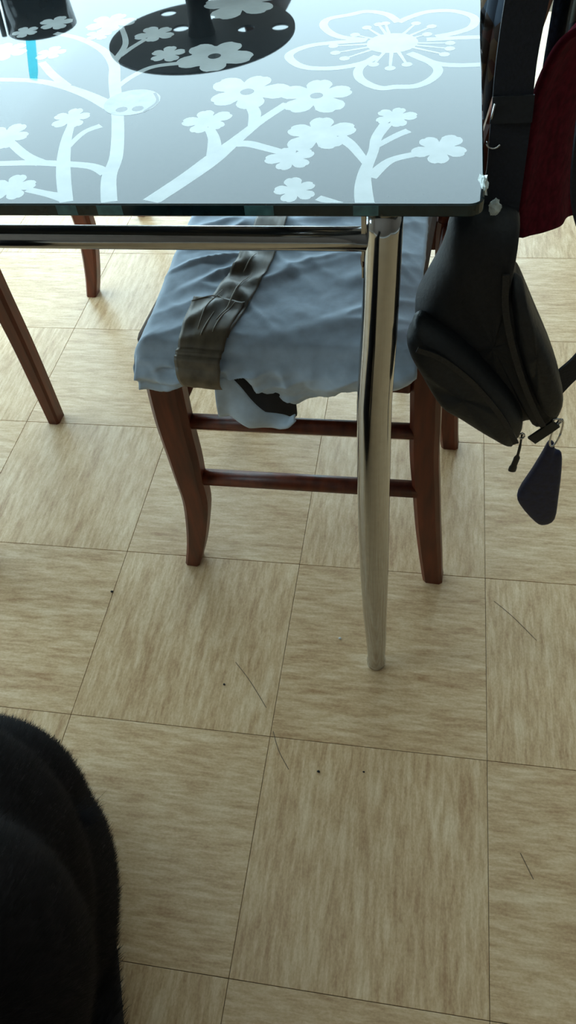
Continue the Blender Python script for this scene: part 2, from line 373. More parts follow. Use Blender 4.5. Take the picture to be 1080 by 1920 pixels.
def flat_print(name, verts, faces, mat='print'):
    layer[0] += 1
    z = PZ+layer[0]*0.0000006+(0.00004 if mat != 'print' else 0)
    vs = [(*clampxy(x, y), z) for x, y in verts]
    return mesh_obj(name, shift(vs, tb), faces, mat, top)
def ribbon(pts, widths):
    P = spline([(*p, w) for p, w in zip(pts, widths)], 6)
    V, F = [], []
    for k, (x, y, w) in enumerate(P):
        a = P[max(k-1, 0)]; b = P[min(k+1, len(P)-1)]
        dx, dy = b[0]-a[0], b[1]-a[1]; l = math.hypot(dx, dy) or 1
        nx, ny = -dy/l*w/2, dx/l*w/2
        V += [(x+nx, y+ny), (x-nx, y-ny)]
        if k: F.append((2*k-2, 2*k-1, 2*k+1, 2*k))
    return V, F
for pts, wd in BRANCHES: flat_print('printed_branch', *ribbon(pts, wd))
def disc(cx, cy, r, n=16, ry=None):
    ry = ry or r
    return [(cx+r*math.cos(2*math.pi*k/n), cy+ry*math.sin(2*math.pi*k/n)) for k in range(n)], [tuple(range(n))]
def joinflat(*vf):
    V, F = [], []
    for v, f in vf:
        n = len(V); V += v; F += [tuple(i+n for i in q) for q in f]
    return V, F
for cx, cy, r, hole, ph in BLOSSOMS:
    V = [(cx, cy)]; N = 60; rnd = random.Random(int(cx*1e4)+int(cy*1e5))
    amp = [rnd.uniform(0.85, 1.08) for _ in range(5)]
    for k in range(N):
        a = 2*math.pi*k/N; q = (a+ph*math.pi)*5/(2*math.pi)
        petal = amp[int(q) % 5]
        s = abs(math.sin(q*math.pi))
        notch = 0.07*max(0, 1-abs((q % 1)-0.5)*9)
        rad = r*petal*(0.50+0.50*s**0.55-notch)
        V.append((cx+rad*math.cos(a), cy+rad*1.05*math.sin(a)))
    flat_print('printed_blossom', V, [(0, 1+k, 1+(k+1) % N) for k in range(N)])
    if hole: flat_print('printed_blossom_eye', *disc(cx, cy, r*0.17), 'printdark')
for pts in PETALS: flat_print('printed_petal_outline', *ribbon(pts, [0.0095]*len(pts)))
ex, ey = FLOWER_EYE[0]; erx = abs(FLOWER_EYE[1][0]-ex); ery = abs(FLOWER_EYE[2][1]-ey)
flat_print('printed_flower_eye', *disc(ex, ey, erx*0.95, 24, ery*1.0))
for sx, sy in STAMENS:
    flat_print('printed_stamen', *joinflat(ribbon([(ex, ey), (sx+(ex-sx)*0.0052/math.hypot(ex-sx, ey-sy), sy+(ey-sy)*0.0052/math.hypot(ex-sx, ey-sy))], [0.005, 0.0028]), disc(sx, sy, 0.0055, 12)))
(ox, oy), (o1x, _), (_, o1y) = OVAL
orx, ory = abs(o1x-ox), abs(o1y-oy)
flat_print('printed_oval_bud', *disc(ox, oy, orx, 28, ory), 'printpale')
flat_print('printed_bud_ring', *ribbon([(ox+orx*0.93*math.cos(t), oy+ory*0.9*math.sin(t)) for t in [k*0.449 for k in range(15)]], [0.005]*15))
flat_print('printed_bud_spot', *disc(ox-0.006, oy-ory*0.55, 0.006, 12), 'printdark')
flat_print('printed_bud_spot', *disc(ox+0.010, oy-ory*0.5, 0.006, 12), 'printdark')
flat_print('printed_bud_stripe', *ribbon([(ox+0.018, oy+ory*0.7), (ox+0.026, oy), (ox+0.018, oy-ory*0.75)], [0.003]*3), 'printdark')
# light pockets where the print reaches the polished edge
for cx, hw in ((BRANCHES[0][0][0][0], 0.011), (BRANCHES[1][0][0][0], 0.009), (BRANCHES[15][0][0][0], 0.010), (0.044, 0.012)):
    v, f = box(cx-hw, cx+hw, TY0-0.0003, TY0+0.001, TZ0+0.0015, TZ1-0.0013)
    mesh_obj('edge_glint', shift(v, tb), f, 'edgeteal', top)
# crumpled clear tape on the corner
def crumple(c, r, seed, n=10, m=7, sq=(1, 1, 1), fr=2.3):
    V, F = [], []
    for i in range(m+1):
        th = math.pi*i/m
        for k in range(n):
            ph = 2*math.pi*k/n
            d = Vector((math.sin(th)*math.cos(ph), math.sin(th)*math.sin(ph), math.cos(th)))
            q = 1+0.55*noise.noise(d*fr+Vector((seed, seed, 0)))
            V.append((c[0]+d.x*r*q*sq[0], c[1]+d.y*r*q*sq[1], c[2]+d.z*r*q*sq[2]))
    for i in range(m):
        for k in range(n):
            a = i*n+k; b = i*n+(k+1) % n; F.append((a, b, b+n, a+n))
    return V, F
v, f = crumple((0.2205, -0.135, 0.7395), 0.009, 3.1, sq=(0.45, 1.5, 0.6))
mesh_obj('corner_tape', shift(v, tb), f, 'cleartape', tb, label='crumpled clear tape stuck on the glass corner')
# legs
LEG = [(0.000, 0.0105, 0), (0.004, 0.0135, 0), (0.014, 0.0140, 0), (0.020, 0.0128, 0), (0.068, 0.0145, -0.0005), (0.137, 0.0165, -0.003), (0.223, 0.0182, -0.0045), (0.309, 0.0190, -0.0058),
       (0.376, 0.0188, -0.0065), (0.443, 0.0185, -0.0066), (0.510, 0.0182, -0.0066), (0.550, 0.0178, -0.0048), (0.588, 0.0174, -0.003), (0.655, 0.0168, -0.001), (0.700, 0.0163, 0), (0.727, 0.0163, 0)]
def table_leg(fx, fy, sx, sy):
    """tapered chrome leg whose foot stands at fx, fy and leans in by 4 cm"""
    path = []; rad = []
    for z, r, bow in LEG:
        t = z/0.727
        path.append((fx+bow*sx, fy+sy*0.040*t, z)); rad.append(r)
    rings = [[(p[0]+r*math.cos(2*math.pi*k/28), p[1]+r*math.sin(2*math.pi*k/28), p[2]) for k in range(28)] for p, r in zip(path, rad)]
    V, F = loft(rings)
    lg = mesh_obj('leg', shift(V, tb), F, 'chrome', tb, smooth=True)
    tx, ty = path[-1][0], path[-1][1]
    pl = lathe([(0.0001, 0.7275), (0.030, 0.7275), (0.030, 0.7308), (0.0001, 0.7308)], (tx, ty), 28)
    mesh_obj('mounting_plate', shift(pl[0], tb), pl[1], 'chrome', lg)
    return tx, ty
LX, RXL = TX0+0.08, 0.142
FYN, FYF = -0.173, TY1+0.003
for fx, fy, sx, sy in ((RXL, FYN, 1, 1), (LX, FYN, -1, 1), (RXL, FYF, 1, -1), (LX, FYF, -1, -1)): table_leg(fx, fy, sx, sy)
RZL = 0.690
yn, yf = FYN+0.0385, FYF-0.0385
for path in ([(LX+0.012, yn, RZL), (RXL-0.012, yn, RZL)], [(LX+0.012, yf, RZL), (RXL-0.012, yf, RZL)],
             [(LX, yn+0.012, RZL), (LX, yf-0.012, RZL)], [(RXL, yn+0.012, RZL), (RXL, yf-0.012, RZL)]):
    V, F = tube(path, 0.0105, 20)
    rl = mesh_obj('rail', shift(V, tb), F, 'chrome', tb, smooth=True)
v, f = tube([(RXL-0.019, yn-0.002, 0.669), (RXL-0.012, yn, 0.669)], 0.0055, 10)
mesh_obj('screw', shift(v, tb), f, 'rust', tb, label='small rusty screw head')
v, f = box(RXL-0.0185, RXL-0.0135, yn-0.006, yn+0.006, 0.655, 0.727)
mesh_obj('rail_bracket', shift(v, tb), f, 'chrome', tb)

# ================================================================== CHAIRS
FRONT = [(0.0, -0.200, 0.0125), (0.053, -0.1855, 0.015), (0.109, -0.174, 0.0175), (0.168, -0.1655, 0.0205), (0.222, -0.1665, 0.022),
         (0.266, -0.1665, 0.024), (0.333, -0.168, 0.0255), (0.40, -0.166, 0.0255), (0.455, -0.164, 0.0255)]
FRONT_STRAIGHT = [(0.0, -0.190, 0.0125), (0.10, -0.189, 0.0145), (0.20, -0.187, 0.016), (0.30, -0.182, 0.018), (0.40, -0.178, 0.020), (0.455, -0.176, 0.021)]
BACK = [(0.0, 0.203, 0.0155), (0.02, 0.2, 0.016), (0.075, 0.194, 0.0175), (0.14, 0.187, 0.0185), (0.21, 0.181, 0.019), (0.29, 0.174, 0.0195), (0.35, 0.172, 0.0195), (0.43, 0.169, 0.019),
        (0.50, 0.173, 0.0165), (0.60, 0.189, 0.0140), (0.68, 0.207, 0.0120), (0.74, 0.2190, 0.0112), (0.80, 0.230, 0.0112), (0.88, 0.248, 0.0115), (0.95, 0.266, 0.0115)]
def square_post(prof, yc, hy):
    pts = spline(prof, 4); rings = []
    for i, (z, x, h) in enumerate(pts):
        y = yc(z) if callable(yc) else yc
        b = 0.32*h
        rings.append([(x-h+b, y-hy, z), (x+h-b, y-hy, z), (x+h, y-hy+b, z), (x+h, y+hy-b, z), (x+h-b, y+hy, z), (x-h+b, y+hy, z), (x-h, y+hy-b, z), (x-h, y-hy+b, z)])
    return loft(rings)
def make_chair(name, front):
    """chair in its own frame: faces -x, stands on z = 0"""
    ch = empty(name)
    fx = lambda z: interp([(a, b) for a, b, _ in front], z)
    bx_ = lambda z: interp([(a, b) for a, b, _ in BACK], z)
    yf, yb = 0.180, 0.152
    for s in (-1, 1):
        mesh_obj('front_leg', *square_post(front, s*yf, 0.0165), 'wood', ch)
        mesh_obj('back_leg', *square_post([p for p in BACK if p[0] <= 0.43]+[(0.455, 0.170, 0.0185)], s*yb, 0.015), 'wood', ch)
        mesh_obj('back_post', *square_post([(0.455, 0.170, 0.0185)]+[p for p in BACK if p[0] > 0.455], s*yb, 0.0135), 'wood', ch)
        for z, r in (((0.331, 0.0112), (0.216, 0.0128)) if front is FRONT else ((0.365, 0.0112),)):
            mesh_obj('side_stretcher', *tube([(fx(z)+0.015, s*(yf-0.002), z), (bx_(z)-0.012, s*(yb+0.004), z)], r, 12), 'wood', ch, smooth=True)
        mesh_obj('side_apron', *bevel_box(-0.145, 0.152, s*0.158-0.010, s*0.158+0.010, 0.405, 0.452), 'wood', ch)
    z = 0.345
    mesh_obj('front_stretcher', *tube([(fx(z), -yf+0.012, z), (fx(z), yf-0.012, z)], 0.0115, 12), 'wood', ch, smooth=True)
    mesh_obj('back_stretcher', *tube([(bx_(0.27), -yb+0.01, 0.27), (bx_(0.27), yb-0.01, 0.27)], 0.011, 12), 'wood', ch, smooth=True)
    mesh_obj('front_apron', *bevel_box(-0.178, -0.156, -0.165, 0.165, 0.405, 0.452), 'wood', ch)
    mesh_obj('back_apron', *bevel_box(0.158, 0.180, -0.138, 0.138, 0.405, 0.452), 'wood', ch)
    rings = []
    for d, zz_ in ((0.004, 0.4525), (0, 0.456), (0, 0.462), (0.006, 0.468), (0.02, 0.4715)):
        o = rounded_rect(-0.196+d, 0.150-d, -0.190+d, 0.190-d, 0.03, 4)
        rings.append([(x, y*(1-0.10*(x+0.196)/0.35), zz_) for x, y in o])
    mesh_obj('seat', *loft(rings), 'seatpad', ch)
    # back: crest rail, lower rail and three slats
    def rail(z0, z1, nm):
        rg = []
        for k in range(9):
            y = -yb+0.010+(2*yb-0.020)*k/8
            bow = 0.012*(1-(2*k/8-1)**2)
            rg.append([(bx_(z0)+bow-0.008, y, z0), (bx_(z0)+bow+0.008, y, z0), (bx_(z1)+bow+0.008, y, z1), (bx_(z1)+bow-0.008, y, z1)])
        mesh_obj(nm, *loft(rg), 'wood', ch)
    rail(0.89, 0.945, 'crest_rail'); rail(0.60, 0.635, 'lower_rail')
    for y in (-0.075, 0, 0.075):
        rg = []
        for z in (0.63, 0.70, 0.77, 0.84, 0.895):
            x = bx_(z)+0.010*(1-(y/yb)**2)
            rg.append([(x-0.005, y-0.014, z), (x+0.005, y-0.014, z), (x+0.005, y+0.014, z), (x-0.005, y+0.014, z)])
        mesh_obj('back_slat', *loft(rg), 'wood', ch)
    return ch
chair = make_chair('dining_chair', FRONT)
chair.location = (0.030, 0.162, 0); chair.rotation_euler = (0, 0, math.radians(-4))
far = copy_tree(chair)
far.location = (-0.607+0.212, 0.745+0.1656, 0)
tag(chair, 'mahogany dining chair with taped blue-grey cloth over its seat', 'chair', 'dining chairs round the table')
tag(far, 'dark wooden chair beyond the table, its curved front leg showing', 'chair', 'dining chairs round the table')
left = make_chair('dining_chair', FRONT_STRAIGHT)
left.rotation_euler = (0, 0, math.radians(180-3))
lc, ls = math.cos(math.radians(177)), math.sin(math.radians(177))
left.location = (-0.55-(lc*-0.19-ls*-0.18), 0.317-(ls*-0.19+lc*-0.18), 0)
tag(left, 'dark wooden chair at the left edge, only one slanting leg in view', 'chair', 'dining chairs round the table')

# ------------------------------------------------------------------ cloth over the chair seat
cc = empty('seat_cloth', (0.02, 0.165, 0.47))
tag(cc, 'rumpled blue-grey cloth wrapped over the chair seat, held by brown tape', 'cloth')
SX0, SX1 = -0.166, 0.176
def seat_near(x): return -0.037+0.004*math.sin(x*30)
def seat_far(x): return 0.372-(x-SX0)*0.15
def fold(p, a=1.0):
    v = Vector(p)
    near_tape = math.exp(-abs(v.x+0.07+0.08*(0.2-v.y)*0.3)/0.06)
    n1 = noise.noise(Vector((v.x*7, v.y*11+v.z*10, 1.3)))
    n2 = 1-abs(noise.noise(Vector((v.x*6+v.y*3, v.y*24-v.x*9+v.z*26, 7.7))))*2.4
    n4 = 1-abs(noise.noise(Vector((v.x*17+v.y*9, v.y*13+v.x*12+v.z*15, 2.1))))*3.0
    n3 = noise.noise(v*60)
    return a*(0.0075*n1+(0.0040+0.0045*near_tape)*max(0, n2)**1.3+0.0030*max(0, n4)+0.0006*n3)
HEM = [(-0.180, 0.412), (-0.165, 0.414), (-0.135, 0.424), (-0.107, 0.432), (-0.075, 0.442), (-0.052, 0.455), (-0.031, 0.446), (-0.004, 0.420), (0.015, 0.408), (0.031, 0.399), (0.05, 0.404), (0.068, 0.415),
       (0.092, 0.431), (0.12, 0.436), (0.145, 0.440), (0.181, 0.458)]
def cloth_top_z(x, y):
    u = (x-SX0)/(SX1-SX0); w = (y-seat_near(x))/(seat_far(x)-seat_near(x))
    edge = min(min(u, 1-u)*1.2, min(w, 1-w))
    e = min(1, max(0, edge)*5)
    d = max(0, y-seat_near(x)); rd = 1-min(1, d/0.016); ld = 1-min(1, max(0, x-SX0)/0.012)
    return 0.4775+0.008*(1-(1-e)**2)+fold((x, y, 0), 0.35+0.65*e)-0.008*rd*rd-0.006*ld*ld
NX, NYT = 110, 110
V, F = [], []
for j in range(NYT+1):
    for i in range(NX+1):
        x = SX0+(SX1-SX0)*i/NX
        y0, y1 = seat_near(x), seat_far(x)
        y = y0+(y1-y0)*j/NYT
        V.append((x, y, cloth_top_z(x, y)))
for j in range(NYT):
    for i in range(NX):
        a = j*(NX+1)+i; F.append((a, a+1, a+NX+2, a+NX+1))
# skirts: near, far, front (left) and back (right) sides hang from the rim
def skirt(rim, out, hemz, flip=False, rows=22, bulge=0.012, amp=1.0):
    base = len(V); n = len(rim)
    for r in range(1, rows+1):
        t = r/rows
        for k, idx in enumerate(rim):
            p = V[idx]; h = hemz(p, k/(n-1))
            z = p[2]+(h-p[2])*t
            b = bulge*(math.sin(t**0.8*math.pi*0.93) if flip else math.sin(min(1, t*1.25)*math.pi*0.62))
            b += min(1, t*4)*1.1*fold((p[0]*1.6, p[1]*1.6, z*2.4), amp)+0.004*amp*t*math.sin(p[0]*85+p[1]*70+3*math.sin(p[0]*31))
            if out[1] < 0 and p[0] < -0.09:      # gathered pleats at the front corner
                b += min(1, t*3)*0.0045*min(1, (-0.09-p[0])/0.03)*math.sin(z*2*math.pi/0.024+p[0]*18)
            V.append((p[0]+out[0]*b, p[1]+out[1]*b, z))
    for r in range(rows):
        for k in range(n-1):
            a = rim[k] if r == 0 else base+(r-1)*n+k
            b = rim[k+1] if r == 0 else base+(r-1)*n+k+1
            q = (a, b, base+r*n+k+1, base+r*n+k)
            F.append(q[::-1] if flip else q)
nearrim = list(range(0, NX+1)); farrim = [NYT*(NX+1)+i for i in range(NX+1)]
leftrim = [j*(NX+1) for j in range(NYT+1)]; rightrim = [j*(NX+1)+NX for j in range(NYT+1)]
skirt(nearrim, (0, -1), lambda p, t: interp(HEM, p[0]), True, bulge=0.013)
skirt(farrim, (0, 1), lambda p, t: 0.425)
skirt(leftrim, (-1, 0), lambda p, t: 0.412+0.02*t, bulge=0.006, amp=0.5)
skirt(rightrim, (1, 0), lambda p, t: 0.452, True, bulge=0.001, amp=0.2)
sc_ = mesh_obj('cover', shift(V, cc), F, 'cloth', cc, smooth=True)
md = sc_.modifiers.new('thickness', 'SOLIDIFY'); md.thickness = 0.0018; md.offset = -1
# the loose flap that hangs under the swag
TOPF = [(-0.064, 0.456), (-0.047, 0.454), (-0.024, 0.420), (-0.007, 0.400), (0.010, 0.393), (0.023, 0.389), (0.031, 0.397)]
HEMF = [(-0.064, 0.391), (-0.056, 0.392), (-0.049, 0.395), (-0.036, 0.386), (-0.026, 0.379), (-0.005, 0.376), (0.011, 0.377), (0.022, 0.383), (0.031, 0.395)]
V2, F2 = [], []
for i in range(41):
    x = -0.064+0.095*i/40
    for j in range(11):
        t = j/10; z = interp(TOPF, x)*(1-t)+interp(HEMF, x)*t
        y = -0.050-0.008*math.sin(t*2.2)+0.003*math.sin(x*120+t*2)
        V2.append((x-0.004*t*(1-i/40), y, z))
for i in range(40):
    for j in range(10):
        a = i*11+j; F2.append((a, a+11, a+12, a+1))
fp = mesh_obj('loose_flap', shift(V2, cc), F2, 'cloth', cc, smooth=True)
md = fp.modifiers.new('thickness', 'SOLIDIFY'); md.thickness = 0.0018
LV, LF = [], []  # added dark sheet behind the flap, in place of shade in the fold
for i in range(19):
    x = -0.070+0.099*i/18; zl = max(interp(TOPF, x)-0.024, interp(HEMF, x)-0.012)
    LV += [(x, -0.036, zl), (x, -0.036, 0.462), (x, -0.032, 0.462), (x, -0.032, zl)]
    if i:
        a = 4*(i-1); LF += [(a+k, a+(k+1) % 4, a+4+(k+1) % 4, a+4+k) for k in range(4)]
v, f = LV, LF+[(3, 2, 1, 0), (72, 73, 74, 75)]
mesh_obj('fold_shade', shift(v, cc), f, 'fold_shade', cc, label='dark sheet painted as the shade inside the fold')
# brown parcel tape: a long strip and a wider patch folded over the near edge
def near_surface(x, s):
    """point on the cloth: s >= 0 distance inwards from the near edge, s < 0 down the skirt"""
    if s >= 0:
        y = seat_near(x)+s
        return (x, y, cloth_top_z(x, y))
    t = -s/0.04
    return (x, seat_near(x)-0.0135*math.sin(min(1, t)**0.8*math.pi*0.93)-0.003, 0.4745+s)
def tape_strip(name, rows, lift, n=14):
    V, F = [], []
    rr_ = spline(rows, 10)
    for k, (s, xl, xr) in enumerate(rr_):
        for j in range(n+1):
            x = xl+(xr-xl)*j/n
            p = near_surface(x, s)
            w = 0.0007*(1-abs(noise.noise(Vector((x*120, s*18, 3)))*2))
            e = lift+w+(0.0045 if s < 0.004 else 0)
            V.append((p[0], p[1]-(e if s < 0.004 else 0), p[2]+(e if s > -0.004 else 0)))
        if k:
            for j in range(n):
                a = (k-1)*(n+1)+j; F.append((a, a+n+1, a+n+2, a+1))
    o = mesh_obj(name, shift(V, cc), F, 'tape', cc, smooth=True, label='brown parcel tape, creased')
    m_ = o.modifiers.new('thickness', 'SOLIDIFY'); m_.thickness = 0.0006; m_.offset = 1
    return o
tape_strip('tape', [(0.40, -0.055, -0.012), (0.345, -0.058, -0.015), (0.20, -0.064, -0.020), (0.12, -0.078, -0.030), (0.05, -0.092, -0.042), (0.02, -0.098, -0.048)], 0.0022)
tape_strip('tape', [(0.088, -0.106, -0.040), (0.05, -0.109, -0.046), (0.012, -0.109, -0.050), (-0.002, -0.109, -0.052), (-0.010, -0.108, -0.053), (-0.020, -0.106, -0.054), (-0.032, -0.103, -0.054)], 0.0036)
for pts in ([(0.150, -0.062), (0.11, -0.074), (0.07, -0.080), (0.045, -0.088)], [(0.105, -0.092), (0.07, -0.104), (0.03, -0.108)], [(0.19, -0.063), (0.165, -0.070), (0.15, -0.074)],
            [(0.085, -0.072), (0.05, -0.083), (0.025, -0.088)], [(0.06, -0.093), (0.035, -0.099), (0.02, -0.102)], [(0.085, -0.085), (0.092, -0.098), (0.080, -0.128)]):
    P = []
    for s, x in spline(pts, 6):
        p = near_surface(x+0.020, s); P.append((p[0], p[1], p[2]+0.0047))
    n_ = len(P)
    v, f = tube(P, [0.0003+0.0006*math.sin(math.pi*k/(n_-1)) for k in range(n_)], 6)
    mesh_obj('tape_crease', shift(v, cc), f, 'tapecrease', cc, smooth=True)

# ================================================================== THINGS HANGING ON THE CHAIR BACK
def pillow(outline, y0, y1, bulge_front, bulge_back, n=4, steps=7, flat=0.6):
    """soft shape: outline in x, z; thickness between y0 (near) and y1 (far)"""
    o = spline_closed(outline, n)
    cx = sum(p[0] for p in o)/len(o); cz = sum(p[1] for p in o)/len(o)
    rings = []
    ym = (y0+y1)/2
    for k in range(steps+1):
        t = k/steps; s = math.cos(t*math.pi/2)**flat
        rings.append([(cx+(x-cx)*max(s, 0.02), ym-(ym-y0)*math.sin(t*math.pi/2)**0.8 - bulge_front*(t > 0.5)*noise.noise(Vector((x*25, z*25, t))), cz+(z-cz)*max(s, 0.02)) for x, z in o])
    back = []
    for k in range(1, steps+1):
        t = k/steps; s = math.cos(t*math.pi/2)**flat
        back.append([(cx+(x-cx)*max(s, 0.02), ym+(y1-ym)*math.sin(t*math.pi/2)**0.8 + bulge_back*(t > 0.5)*noise.noise(Vector((x*25, z*25, -t))), cz+(z-cz)*max(s, 0.02)) for x, z in o])
    return loft(list(reversed(rings))+back)
bag = empty('sling_bag', (0.25, -0.085, 0.44))
tag(bag, 'black nylon bag hanging by its strap from the chair back beside the table', 'bag')
MAIN = [(0.204, 0.686), (0.194, 0.652), (0.182, 0.623), (0.173, 0.601), (0.171, 0.588), (0.174, 0.571), (0.196, 0.535), (0.233, 0.488), (0.281, 0.445), (0.305, 0.449), (0.314, 0.438), (0.330, 0.447), (0.333, 0.474), (0.316, 0.524), (0.288, 0.581), (0.269, 0.619), (0.262, 0.630), (0.258, 0.653), (0.255, 0.686)]
POCKET = [(0.175, 0.600), (0.168, 0.587), (0.165, 0.576), (0.169, 0.561), (0.180, 0.539), (0.193, 0.513), (0.205, 0.496), (0.229, 0.477), (0.251, 0.460), (0.268, 0.448), (0.282, 0.439), (0.287, 0.442), (0.291, 0.471), (0.275, 0.505), (0.250, 0.539), (0.226, 0.567), (0.199, 0.590)]
SIDE = [(0.257, 0.632), (0.266, 0.633), (0.272, 0.623), (0.284, 0.596), (0.297, 0.571), (0.312, 0.541), (0.329, 0.492), (0.325, 0.466), (0.308, 0.481), (0.285, 0.528), (0.267, 0.579)]
v, f = pillow(MAIN, -0.118, -0.045, 0.003, 0.002, flat=0.32)
mesh_obj('main_compartment', shift(v, bag), f, 'bag', bag, smooth=True)
v, f = pillow(POCKET, -0.146, -0.092, 0.003, 0.0, flat=0.45)
pk = mesh_obj('front_pocket', shift(v, bag), f, 'bagpocket', bag, smooth=True)
v, f = pillow(SIDE, -0.126, -0.085, 0.002, 0.0, flat=0.5)
mesh_obj('side_pocket', shift(v, bag), f, 'bagpocket', bag, smooth=True)
def strip(path, w, th, wdir):
    """flat band along a path, w wide along wdir"""
    P = [Vector(p) for p in path]; rings = []
    for i, p in enumerate(P):
        t = (P[min(i+1, len(P)-1)]-P[max(i-1, 0)]).normalized()
        ww = w[i] if isinstance(w, (list, tuple)) else w
        wd = Vector(wdir); wd = (wd-t*wd.dot(t)).normalized(); nn = t.cross(wd)
        rings.append([p+wd*ww/2+nn*th/2, p-wd*ww/2+nn*th/2, p-wd*ww/2-nn*th/2, p+wd*ww/2-nn*th/2])
    return loft(rings)
zp = [(x, -0.1475, z) for x, z in spline([(0.176, 0.582), (0.199, 0.572), (0.226, 0.549), (0.250, 0.520), (0.270, 0.490), (0.284, 0.462)], 6)]
v, f = strip(zp, 0.006, 0.002, (1, 0, 1)); mesh_obj('pocket_zip', shift(v, bag), f, 'zipper', bag)
zp = [(x, -0.1245, z) for x, z in spline([(0.250, 0.650), (0.255, 0.610), (0.270, 0.560), (0.290, 0.510), (0.312, 0.466)], 6)]
v, f = strip(zp, 0.006, 0.002, (1, 0, 0.4)); mesh_obj('main_zip', shift(v, bag), f, 'zipper', bag)
# wide strap up to the chair's near post and over its top
ps = spline([(0.230, -0.085, 0.655, 0.056), (0.2415, -0.066, 0.700, 0.034), (0.2425, -0.052, 0.745, 0.033), (0.2410, -0.046, 0.805, 0.032), (0.247, -0.042, 0.870, 0.034), (0.268, -0.030, 0.935, 0.036), (0.281, -0.006, 0.9570, 0.034), (0.288, 0.020, 0.945, 0.034), (0.294, 0.040, 0.88, 0.034)], 6)
v, f = strip([p[:3] for p in ps], [p[3] for p in ps], 0.007, (1, 0, 0))
st = mesh_obj('strap', shift(v, bag), f, 'strap', bag, label='wide navy shoulder strap')
v, f = strip([(0.2425, -0.0575, 0.752), (0.2423, -0.055, 0.762), (0.2420, -0.053, 0.772)], 0.0335, 0.004, (1, 0, 0))
mesh_obj('strap_seam', shift(v, bag), f, 'bag', st)
v, f = tube([(0.2255, -0.058, 0.752), (0.2262, -0.058, 0.759), (0.2275, -0.058, 0.768)], 0.0009, 8); mesh_obj('buckle', shift(v, bag), f, 'steel', st, smooth=True)
v, f = tube([(0.2240+0.006*(1+math.cos(t)), -0.061, 0.738+0.006*math.sin(t)) for t in [math.pi+0.3*k for k in range(10)]], 0.0008, 8); mesh_obj('buckle', shift(v, bag), f, 'steel', st, smooth=True)
# thin side strap looping out to the right and back up
ps = spline([(0.318, -0.07, 0.455), (0.335, -0.06, 0.478), (0.352, -0.055, 0.500), (0.366, -0.05, 0.535), (0.358, -0.045, 0.585), (0.334, -0.045, 0.630), (0.3175, -0.045, 0.660), (0.307, -0.045, 0.70), (0.300, -0.044, 0.78), (0.292, -0.036, 0.90)], 6)
v, f = strip([p for p in ps], [0.030 if k < 14 else max(0.012, 0.030-0.0015*(k-14)) for k in range(len(ps))], 0.003, (0.75, 0.3, -0.65))
mesh_obj('side_strap', shift(v, bag), f, 'strap', bag)
# zip pulls, ring and the blue leather tag
def leaf(path, w, th, wdir): return strip(path, w, th, wdir)
v, f = tube(spline([(0.293, -0.120, 0.451), (0.2935, -0.121, 0.430), (0.293, -0.120, 0.412), (0.291, -0.120, 0.396), (0.2905, -0.120, 0.389)], 4), [0.0012]*4+[0.0016]*4+[0.0035]*4+[0.0045]*4+[0.0022], 10, 0.6)
mesh_obj('zip_pull', shift(v, bag), f, 'puller', bag, smooth=True)
v, f = strip([(0.3265, -0.115, 0.462), (0.318, -0.116, 0.452), (0.305, -0.117, 0.437)], 0.012, 0.003, (0.6, 0, -0.8)); mesh_obj('zip_pull', shift(v, bag), f, 'puller', bag)
v, f = tube([(0.330+0.0045*math.cos(t)+0.0015*math.sin(t), -0.112, 0.445+0.021*math.sin(t)) for t in [2*math.pi*k/22 for k in range(23)]], 0.0011, 8)
mesh_obj('key_ring', shift(v, bag), f, 'steel', bag, smooth=True)
v, f = tube([(0.3265+0.005*math.cos(t), -0.113, 0.463+0.004*math.sin(t)) for t in [2*math.pi*k/14 for k in range(15)]], 0.0012, 8)
mesh_obj('zip_slider', shift(v, bag), f, 'steel', bag, smooth=True)
v, f = tube([(0.293+0.003*math.cos(t), -0.121, 0.447+0.004*math.sin(t)) for t in [2*math.pi*k/14 for k in range(15)]], 0.0010, 8)
mesh_obj('zip_slider', shift(v, bag), f, 'steel', bag, smooth=True)
TAG = [(0.327, 0.420), (0.333, 0.418), (0.336, 0.408), (0.344, 0.402), (0.349, 0.375), (0.354, 0.328), (0.357, 0.285), (0.347, 0.272), (0.335, 0.277), (0.311, 0.310), (0.306, 0.333), (0.316, 0.372), (0.323, 0.402)]
v, f = pillow(TAG, -0.106, -0.094, 0.0, 0.0, n=3, flat=0.25)
mesh_obj('leather_tag', shift(v, bag), f, 'bluetag', bag, smooth=True, label='navy leather tag hanging from the key ring')
# scrap of white tape stuck to the strap
v, f = crumple((0.2350, -0.098, 0.699), 0.0055, 9.4, 16, 12, (0.9, 0.6, 1.2), 4.5)
mesh_obj('tape_scrap', shift(v, bag), f, 'cleartape', bag, label='crumpled scrap of clear tape')

def hanging(name, label, cat, mat, rows, seed, amp=0.006, th=0.02, n=26, group=None):
    """draped cloth: rows of (left point, right point) from top to hem, folded between"""
    top_ = rows[0]; o = empty(name, ((top_[0][0]+top_[1][0])/2, (top_[0][1]+top_[1][1])/2, rows[-1][0][2]))
    rws = spline([(*a, *b) for a, b in rows], 6)
    V, F = [], []
    for k, r in enumerate(rws):
        a, b = Vector(r[:3]), Vector(r[3:]); d = b-a
        nrm = Vector((d.y, -d.x, 0)); nrm = nrm.normalized() if nrm.length else Vector((0, -1, 0))
        for j in range(n+1):
            t = j/n
            q = amp*(math.sin(t*13+seed+0.05*k)+1.6*noise.noise(Vector((t*5, k*0.07, seed)))) + th*math.sin(math.pi*t)**0.5
            V.append(a+d*t+nrm*q)
    for k in range(len(rws)-1):
        for j in range(n):
            a = k*(n+1)+j; F.append((a, a+1, a+n+2, a+n+1))
    me = mesh_obj('fabric', shift(V, o), F, mat, o, smooth=True)
    m_ = me.modifiers.new('thickness', 'SOLIDIFY'); m_.thickness = 0.006
    return tag(o, label, cat, group)
